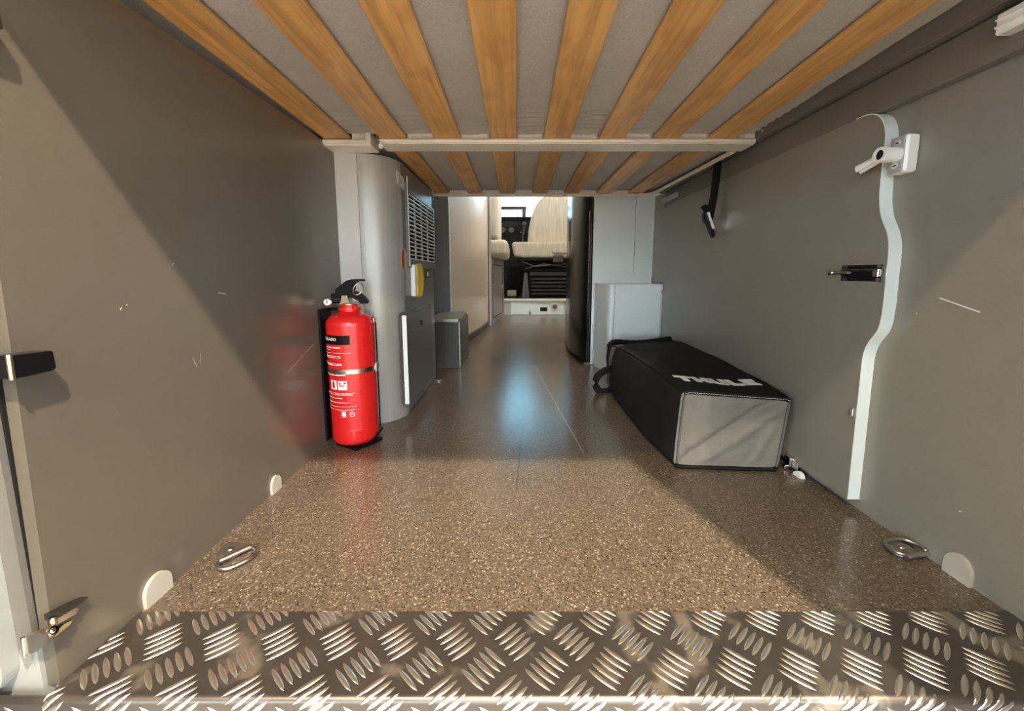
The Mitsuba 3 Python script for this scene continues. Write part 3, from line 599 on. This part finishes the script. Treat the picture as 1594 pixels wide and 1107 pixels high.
top_idx = list(range(NP, 2 * NP + 1)); left_idx = list(range(0, NP + 1)); right_idx = list(range(2 * NP, 3 * NP + 1)); bot_idx = list(range(3 * NP, N4)) + [0]
add("top_panel", outward(strip(top_idx)), "mat_bag", bag, True)
add("mesh_side", outward(strip(left_idx)), "mat_bag_mesh", bag, True)
add("mesh_side", outward(strip(right_idx)), "mat_bag_mesh", bag, True)
add("bottom_panel", outward(strip(bot_idx)), "mat_bag", bag, True)
add("back_panel", cap(rings[-1], .012, .004), "mat_bag", bag, True)
def front_sheet():
    q = rings[0]; L, Tp, Rt, Bt = q[0:NP + 1], q[NP:2 * NP + 1], q[2 * NP:3 * NP + 1][::-1], np.vstack([q[3 * NP:], q[:1]])[::-1]
    def fn(u, v):
        k = np.linspace(0, 1, NP + 1); at = lambda c, t: np.stack([np.interp(t, k, c[:, i]) for i in range(3)], -1)
        U, V = u[:, None], v[:, None]
        P = (1 - U) * at(L, v) + U * at(Rt, v) + (1 - V) * at(Bt, u) + V * at(Tp, u) - ((1 - U) * (1 - V) * L[0] + U * (1 - V) * Rt[0] + (1 - U) * V * L[-1] + U * V * Rt[-1])
        w = np.clip(np.minimum(np.minimum(u, 1 - u) * 7, np.minimum(v, 1 - v) * 6), 0, 1)
        line = lambda x0, y0, x1, y1: ((u - x0) * (y1 - y0) - (v - y0) * (x1 - x0)) / math.hypot(x1 - x0, y1 - y0)
        d = line(.06, .05, .72, .80); dip = .0085 * np.exp(-(d / .055) ** 2) - .0055 * np.exp(-((d - .13) / .06) ** 2)
        d2 = line(.45, .55, 1.0, .72); dip += .0035 * np.exp(-(d2 / .035) ** 2) * np.clip((u - .4) * 4, 0, 1)
        d3 = line(.02, .62, .20, .15); dip += .0035 * np.exp(-(d3 / .03) ** 2)
        d4 = line(.70, .0, .88, .60); dip -= .003 * np.exp(-(d4 / .04) ** 2)
        P[:, 1] += w * (dip - .004 * np.sin(np.pi * u) * np.sin(np.pi * v) + .009 * (meshkit.fbm(np.stack([u * 5, v * 4, 0 * u], -1), 4, 11) - .5))
        return P
    return outward(grid(fn, 64, 48))
add("front_panel", front_sheet(), "mat_bag_grey", bag, True, "crumpled grey front panel")
def along(idx, off): return np.array([rings[i, idx] for i in range(NR + 1)]) + off
add("piping", tube(along(NP, [0, 0, .001]), .0028, 8), "mat_bag", bag, True)
add("piping", tube(along(2 * NP, [-.001, 0, .001]), .0025, 8), "mat_bag", bag, True)
fe_top = rings[0][NP:2 * NP + 1] + [0, -.002, .001]
add("front_binding", tube(fe_top + [0, 0, -.003], .0055, 10, (.0028, .0050)), "mat_bag", bag, True)
add("front_binding", tube(np.vstack([rings[0][3 * NP:], rings[0][:1]]) + [0, -.002, .002], .005, 10, (.0045, .004)), "mat_bag", bag, True)
st_ = fe_top + [0, -.0042, -.0035]; dots = []
for a, b in zip(st_[:-1], st_[1:]):
    for k in (0, .34, .68):
        p = a + (b - a) * k; e = a + (b - a) * (k + .2); dots.append(tube([p, e], .0006, 5))
add("stitching", cat(*dots), "mat_print_white", bag)
ls = rings[0][1:NP] + [.006, -.003, 0]
add("edge_binding", tube(ls, .003, 8, (.003, .0018)), "mat_webbing", bag, True)
rs_ = rings[0][2 * NP + 1:3 * NP] + [-.006, -.003, 0]
add("edge_binding", tube(rs_, .003, 8, (.003, .0018)), "mat_webbing", bag, True)
# lettering: heavy square capitals drawn by hand, in units of the letter height
def rect(x0, y0, x1, y1): return sbox(x0, y0, x1, y1)
t_ = unary_union([rect(0, .66, 1.25, 1), rect(.40, 0, .85, 1)])
h_ = unary_union([rect(0, 0, .42, 1), rect(.80, 0, 1.22, 1), rect(.3, .34, .9, .66)])
u_ = unary_union([rect(0, .12, .42, 1), rect(.78, .12, 1.20, 1), rect(.10, 0, 1.10, .32), Point(.16, .16).buffer(.16), Point(1.04, .16).buffer(.16)])
l_ = unary_union([rect(0, 0, .42, 1), rect(0, 0, 1.0, .32)])
e_ = unary_union([rect(0, 0, .42, 1), rect(0, 0, 1.02, .27), rect(0, .38, .94, .62), rect(0, .73, 1.02, 1)])
from shapely import affinity
letters, x = [], 0
for g, w in ((t_, 1.25), (h_, 1.22), (u_, 1.20), (l_, 1.0), (e_, 1.02)): letters.append(affinity.translate(g, x, 0)); x += w + .11
LW, LH = .182, .044; sc = LW / (x - .11)
from scipy.interpolate import griddata
tp = rings[:, top_idx].reshape(-1, 3)
for g, ch in zip(letters, "THULE"):
    m = trimesh.creation.extrude_polygon(g if g.geom_type == "Polygon" else g.buffer(.001), .02, engine="earcut").subdivide().subdivide().subdivide()
    vv = m.vertices; X = .384 + vv[:, 0] * sc; Y = .900 + vv[:, 1] * LH - (X - .384) * .13
    Z = griddata(tp[:, :2], tp[:, 2], (X, Y), method="linear", fill_value=.17)
    m.vertices = np.column_stack([X, Y, Z + .0004 + (vv[:, 2] > .01) * .0012 + .0008])
    add("letter", m, "mat_print_white", bag, label=None)
wv = rings[52:57][:, 1:NP + 4] + [-.0016, 0, .0008]; wn = wv.shape[1]; wa = (np.arange(4)[:, None] * wn + np.arange(wn - 1)).ravel()
add("webbing", outward(trimesh.Trimesh(wv.reshape(-1, 3), np.vstack([np.stack([wa, wa + 1, wa + wn + 1], 1), np.stack([wa, wa + wn + 1, wa + wn], 1)]), process=False)), "mat_webbing", bag, True)
lp = smoothpath([(.338, 1.36, .085), (.312, 1.345, .084), (.285, 1.345, .062), (.280, 1.35, .030), (.296, 1.352, .008), (.322, 1.355, .006), (.336, 1.36, .012)], 40)
add("strap_loop", tube(lp, .01, 10, (.0018, .013)), "mat_bag", bag, True, "black strap loop hanging from the back end")
add("back_flap", tube(smoothpath([(.345, 1.440, .150), (.352, 1.442, .164), (.40, 1.446, .169), (.47, 1.452, .167), (.53, 1.462, .172), (.585, 1.472, .178)], 30), .006, 10, (.012, .008)), "mat_bag", bag, True)

# ================================================================ HARDWARE ON THE WALLS AND FLOOR
# turn lock on the right wall
tl = thing("turn_lock", "white turn lock with a lever at the upper end of the wavy white edging", "lock")
add("housing", bx(.5965, XR, .6285, .6560, .5780, .6345, .003), "mat_white_plastic", tl, 25)
add("face_plate", bx(.5945, .5967, .6315, .6555, .5790, .6335, .002), "mat_print_grey", tl)
for z in (.6235, .5895):
    sc_ = add("screw", disc((.5945, .6425, z), .0046, -.0014, "x"), "mat_silver_light", tl, 30)
    add("slot", bx(.5926, .5933, .6400, .6450, z - .0009, z + .0009), "mat_black_matte", sc_)
add("barrel", lathe([(.0075, 0), (.0115, 0), (.0115, -.028), (.0075, -.028), (.0075, 0)], (.5945, .6420, .6060), 28, "x"), "mat_white_plastic", tl, 40)
add("bore", disc((.5690, .6420, .6060), .0074, .004, "x"), "mat_black_matte", tl)
add("lever", cat(tube([(.578, .650, .606), (.576, .672, .601), (.575, .692, .597)], .004, 10, (.0022, .0055)), tube([(.578, .650, .600), (.577, .668, .595), (.576, .684, .590)], .003, 10)), "mat_white_plastic", tl, 40)
# barrel bolt
bb = thing("barrel_bolt", "black barrel bolt with chrome screws on the hatch panel beside the wavy white edging", "bolt")
add("plate", bx(XH - .0022, XH, .643, .724, .409, .4365, .0008), "mat_black_gloss", bb)
add("guide", cat(bx(XH - .0085, XH - .0022, .652, .722, .4195, .4275, .002)), "mat_black_gloss", bb)
add("guide_edge", cat(bx(XH - .0058, XH - .0022, .650, .722, .4285, .4297)), "mat_steel", bb)
add("bolt_rod", cat(tube([(XH - .0095, .700, .4235), (XH - .0095, .738, .4235)], .0028, 10), disc((XH - .0095, .733, .4235), .0046, .010, "y", .2)), "mat_steel", bb, 40)
add("end_block", cat(bx(XH - .0095, XH - .002, .6425, .6525, .4165, .4300, .001), disc((XH - .0095, .6475, .4233), .0036, -.001, "x")), "mat_chrome", bb, 30)
for y, z in ((.649, .4335), (.716, .4335), (.649, .4125), (.716, .4125)): add("screw", disc((XH - .0022, y, z), .0030, -.0014, "x"), "mat_chrome", bb, 30)

# strap with buckle under the bed rail
sp_ = thing("strap", "black webbing strap with a metal buckle hanging from the bed rail on the right", "strap")
add("webbing", tube(smoothpath([(.582, 1.185, .744), (.5815, 1.187, .70), (.580, 1.192, .65), (.5765, 1.198, .60), (.574, 1.200, .580)], 24), .01, 10, (.0016, .0115)), "mat_black_matte", sp_, True)
add("loose_end", prism([(.544, .6175), (.556, .6235), (.566, .6215), (.571, .600), (.567, .590), (.560, .598)], "xz", 1.190, 1.196), "mat_black_matte", sp_)
add("clamp", prism([(.551, .600), (.560, .603), (.5885, .537), (.5830, .5275), (.571, .549), (.563, .568), (.553, .578)], "xz", 1.184, 1.198), "mat_black_plastic", sp_)
add("buckle_bar", prism([(.5560, .5985), (.5635, .6015), (.5825, .5545), (.5755, .5520)], "xz", 1.178, 1.184), "mat_chrome", sp_, label="bright metal buckle bar")

# half-round clips on the walls
def clip(y, w, h, x0, x1):
    o = [(y - w / 2, 0)] + [(y + w / 2 * math.cos(a), h * .42 + h * .58 * math.sin(a)) for a in np.linspace(np.pi, 0, 18)] + [(y + w / 2, 0)]
    return prism(o, "yz", x0, x1)
CL = "white half-round wall clips"
solo("wall_clip", clip(.4640, .0380, .0340, XL, XL + .0050), "mat_clip", "cream half-round clip at the foot of the left wall next to the tread plate", "clip", CL, 30)
solo("wall_clip", clip(.7185, .0290, .0320, XL, XL + .0045), "mat_clip", "cream half-round clip at the foot of the left wall beyond the lashing ring", "clip", CL, 30)
solo("wall_clip", clip(.4965, .0340, .0360, XR - .0055, XR), "mat_clip", "white half-round clip at the foot of the right wall by the tread plate", "clip", CL, 30)
solo("wall_clip", cat(prism([(.762, .0), (.763, .007), (.768, .010), (.776, .011), (.784, .006), (.785, 0)], "yz", XH - .010, XH)), "mat_white_plastic", "tiny white wedge at the foot of the right wall in front of the bag", "clip", CL, 30)
fl_ = thing("floor_latch", "small bright metal latch on the right wall close to the grey end of the bag", "latch")
add("body", cat(rbox(.5855, .5965, .795, .813, .008, .030, .002, 8), rbox(.5800, .590, .800, .812, .001, .012, .002, 8)), "mat_chrome", fl_, 40)
add("plate", cat(bx(.5945, XH, .783, .800, .006, .026, .001), bx(.590, .5945, .790, .794, .010, .024, .0008)), "mat_steel", fl_)
solo("floor_catch", cat(disc((-.308, 1.505, 0), .010, .004, "z"), rbox(-.318, -.296, 1.500, 1.512, .0005, .007, .002, 8)), "mat_chrome", "small chrome catch on the floor in front of the step box", "catch", smooth=40)

# lashing rings
def lashing(cx, cy, rot, label, folded=False):
    k = thing("lashing_ring", label, "lashing ring", "floor lashing rings")
    R = trimesh.transformations.rotation_matrix(rot, [0, 0, 1]); R[:3, 3] = (cx, cy, 0); f = -1 if folded else 1
    loop = [(-.0175, -.004, .0060), (-.0225, -.008, .0060), (-.0235, -.017, .0056), (-.0165, -.0275, .0052), (0, -.0305, .0050), (.0165, -.0275, .0052), (.0235, -.017, .0056), (.0225, -.008, .0060), (.0175, -.004, .0060)]
    if folded: loop = [(x * 1.08, -.008 - y * 1.18, z + .004) for x, y, z in loop]
    parts = [("base", lathe([(0, 0), (.0185, 0), (.0185, .003), (.016, .006), (.012, .0075), (.006, .0060), (0, .0055)], (0, .015, 0), 32), "mat_tarnished", 40),
             ("pivot", tube([(-.0195, -.004, .0066), (.0195, -.004, .0066)], .0040, 12), "mat_steel", 40),
             ("ring", tube(smoothpath(loop, 44), .0030, 10), "mat_tarnished" if folded else "mat_steel", True),
             ("rivet", disc((0, .015, .0055), .0050, .0022, "z", .5), "mat_steel", 30)]
    for n, m, b, s in parts: m.apply_transform(R); add(n, m, b, k, s)
plain("mat_tarnished", (.36, .34, .30), .32, .5, metallic=.9)
lashing(-.4240, .5385, math.radians(52), "steel lashing ring lying on the lit floor near the left wall")
lashing(.5930, .5370, math.radians(12), "steel lashing ring in the shade on the floor near the right wall", True)

# hinges of the opening's left edge
def hinge(z, label, mt, arm_z):
    k = thing("spring_hinge", label, "hinge", "hinges along the left edge of the opening")
    add("leaf", prism([(-.520, z - .009), (-.520, z + .011), (-.4565, z + .0125), (-.4565, z - .009)], "xz", .3425, .3465), mt, k, 30)
    add("knuckle", tube([(-.4545, .3440, z - .0100), (-.4545, .3440, z + .0130)], .0022, 12), "mat_brass", k, True)
    arm = Polygon([(.3455, z - .0095), (.3455, z + .0120), (.3765, z + .0105), (.3775, z - .0070), (.3740, z - .0090)]).buffer(-.0025).buffer(.0025, 6)
    add("arm", prism(arm, "yz", -.4570, -.4535), mt, k, 30)
    add("rim", prism([(.3470, z + .0100), (.3470, z + .0120), (.3765, z + .0105), (.3765, z + .0085)], "yz", -.4715, -.4575), mt, k)
hinge(.337, "black folding hinge halfway up the left edge of the opening", "mat_black_gloss", 0)
hinge(.643, "dark folding hinge at the upper left corner of the picture", "mat_dark_steel", 0)
h3 = thing("spring_hinge", "bright silver folding hinge low on the left edge above the tread plate", "hinge", "hinges along the left edge of the opening")
add("leaf", prism([(-.4800, .0510), (-.4788, .0711), (-.4640, .0770), (-.4560, .0740), (-.4590, .0640), (-.4670, .0570)], "xz", .3380, .3425), "mat_steel", h3)
add("edge", tube([(-.4792, .3375, .0715), (-.4800, .3375, .0510)], .0016, 8), "mat_chrome", h3, True)
add("barrel", tube([(-.4700, .3420, .0655), (-.4560, .3440, .0735)], .0042, 12), "mat_steel", h3, True)
add("knuckle", tube([(-.4610, .3480, .0830), (-.4610, .3485, .0700)], .0026, 10), "mat_brass", h3, True)
add("arm", prism([(.3480, .0790), (.3480, .0720), (.3690, .0670), (.3720, .0700), (.3700, .0745)], "yz", -.4665, -.4630), "mat_steel", h3)
add("bolt", prism([(.3490, .0655), (.3490, .0605), (.3620, .0612), (.3650, .0640), (.3580, .0665)], "yz", -.4660, -.4625), "mat_brass", h3)
add("spring", prism([(.3500, .0780), (.3500, .0850), (.3680, .0800), (.3820, .0755), (.3700, .0745)], "yz", -.4715, -.4620), "mat_dark_steel", h3)
# white block at the top right corner
solo("corner_block", cat(bx(.582, XR, .455, .5200, .7085, .7330, .002), bx(.580, .5822, .46, .519, .716, .718), bx(.580, .5822, .46, .519, .7245, .7262)), "mat_white_plastic", "white plastic block under the bed rail at the upper right corner", "block")

# ================================================================ TREAD PLATE
tr = thing("tread_plate", "aluminium five-bar tread plate along the threshold, bent down at its front edge", "tread plate")
YB, ZP, RB = .343, .0022, .006         # where the plate starts to bend, its upper face, the bending radius
def bendmap(x, s, h):
    """s = distance along the sheet (a y coordinate before bending), h = height above its face"""
    s = np.asarray(s, float); d = np.maximum(YB - s, 0); L = RB * np.pi / 2; a = np.minimum(d, L) / RB; rest = np.maximum(d - L, 0)
    y = np.where(d > 0, YB - (RB + h) * np.sin(a), s); z = np.where(d > 0, ZP - RB + (RB + h) * np.cos(a), ZP + h) - rest
    return np.stack([np.broadcast_to(x, y.shape), y, z], -1)
svals = np.concatenate([[.4400], [YB], np.linspace(YB, YB - RB * np.pi / 2, 10)[1:], [YB - RB * np.pi / 2 - .055]])
prof_t = bendmap(0, svals, np.zeros(len(svals))); prof_b = bendmap(0, svals, np.full(len(svals), -.0021))
pl = Polygon(np.vstack([prof_t[:, 1:], prof_b[::-1, 1:]]))
add("sheet", cat(prism(pl, "yz", -.4705, .6165), prism(Polygon(np.vstack([prof_t[2:, 1:], prof_b[:1:-1, 1:]])), "yz", -.70, -.4705)), "mat_tread", tr, 30)
def bar(cx, cs, ang):
    L, W, Hh = .0172, .0029, .0014; n = 9; V, F = [], []
    u = np.linspace(-1, 1, n)
    for ui in u:
        w = W * (1 - ui * ui) ** .62 + .00015; hh = Hh * (1 - ui * ui) ** .45
        for kx, kz in ((-1, -.15), (-.62, .72), (0, 1), (.62, .72), (1, -.15)): V.append((ui * L, kx * w, kz * hh if kz > 0 else -.0003))
    for i in range(n - 1):
        for j in range(4): a = i * 5 + j; F += [(a, a + 5, a + 6), (a, a + 6, a + 1)]
    V = np.array(V); ca, sa = math.cos(ang), math.sin(ang)
    X = cx + V[:, 0] * ca - V[:, 1] * sa; S = cs + V[:, 0] * sa + V[:, 1] * ca
    m = trimesh.Trimesh(bendmap(X, S, V[:, 2]), F, process=False); return m, X, S, V[:, 2]
bars = []
for j in range(-2, 5):
    for i in range(-9, 33):
        if (i + j) % 2: continue
        gx, gy = -.407 + .0338 * i, .4005 - .0308 * j; a = math.radians(41) if j % 2 == 0 else math.radians(-41)
        for k in range(-2, 3):
            px, py = gx - math.sin(a) * k * .0083, gy + math.cos(a) * k * .0083
            m, X, S, HV = bar(px, py, a)
            if S.min() > .4345 or X.max() > .6160 or S.min() < YB - .05: continue
            if S.max() > .4395: S = np.minimum(S, .4395); m.vertices = bendmap(X, S, HV)
            if X.min() < -.470 and S.max() > YB - .004:
                if X.max() < -.462: continue
                X = np.maximum(X, -.4703); m.vertices = bendmap(X, S, HV)
            if X.min() < -.69: continue
            bars.append((S.mean(), m, X.mean()))
seen = [b for b in bars if b[0] > YB - .022]
seen.sort(key=lambda b: -b[0]); 
for s, m, x in seen[:300]: add("tread_bar", m, "mat_tread_bar", tr, 60)
rest = [m for s, m, x in seen[300:]] + [m for s, m, x in bars if s <= YB - .022]
k = add("lower_bars", cat(*rest), "mat_tread_bar", tr, 60); labels[k] = {"kind": "stuff"}

# ================================================================ LAMPS OF THE HALL AND LIVING COMPARTMENT
for pos, r, power, tint in LAMPS:
    key = free("ceiling_lamp")
    scene[key] = {"type": "sphere", "center": list(pos), "radius": r, "bsdf": {"type": "ref", "id": "mat_lamp"}, "emitter": {"type": "area", "radiance": {"type": "rgb", "value": [power * c for c in tint]}}}
    labels[key] = {"label": "warm ceiling lamp of the hall and living compartment, outside the picture", "category": "lamp", "kind": "structure"}
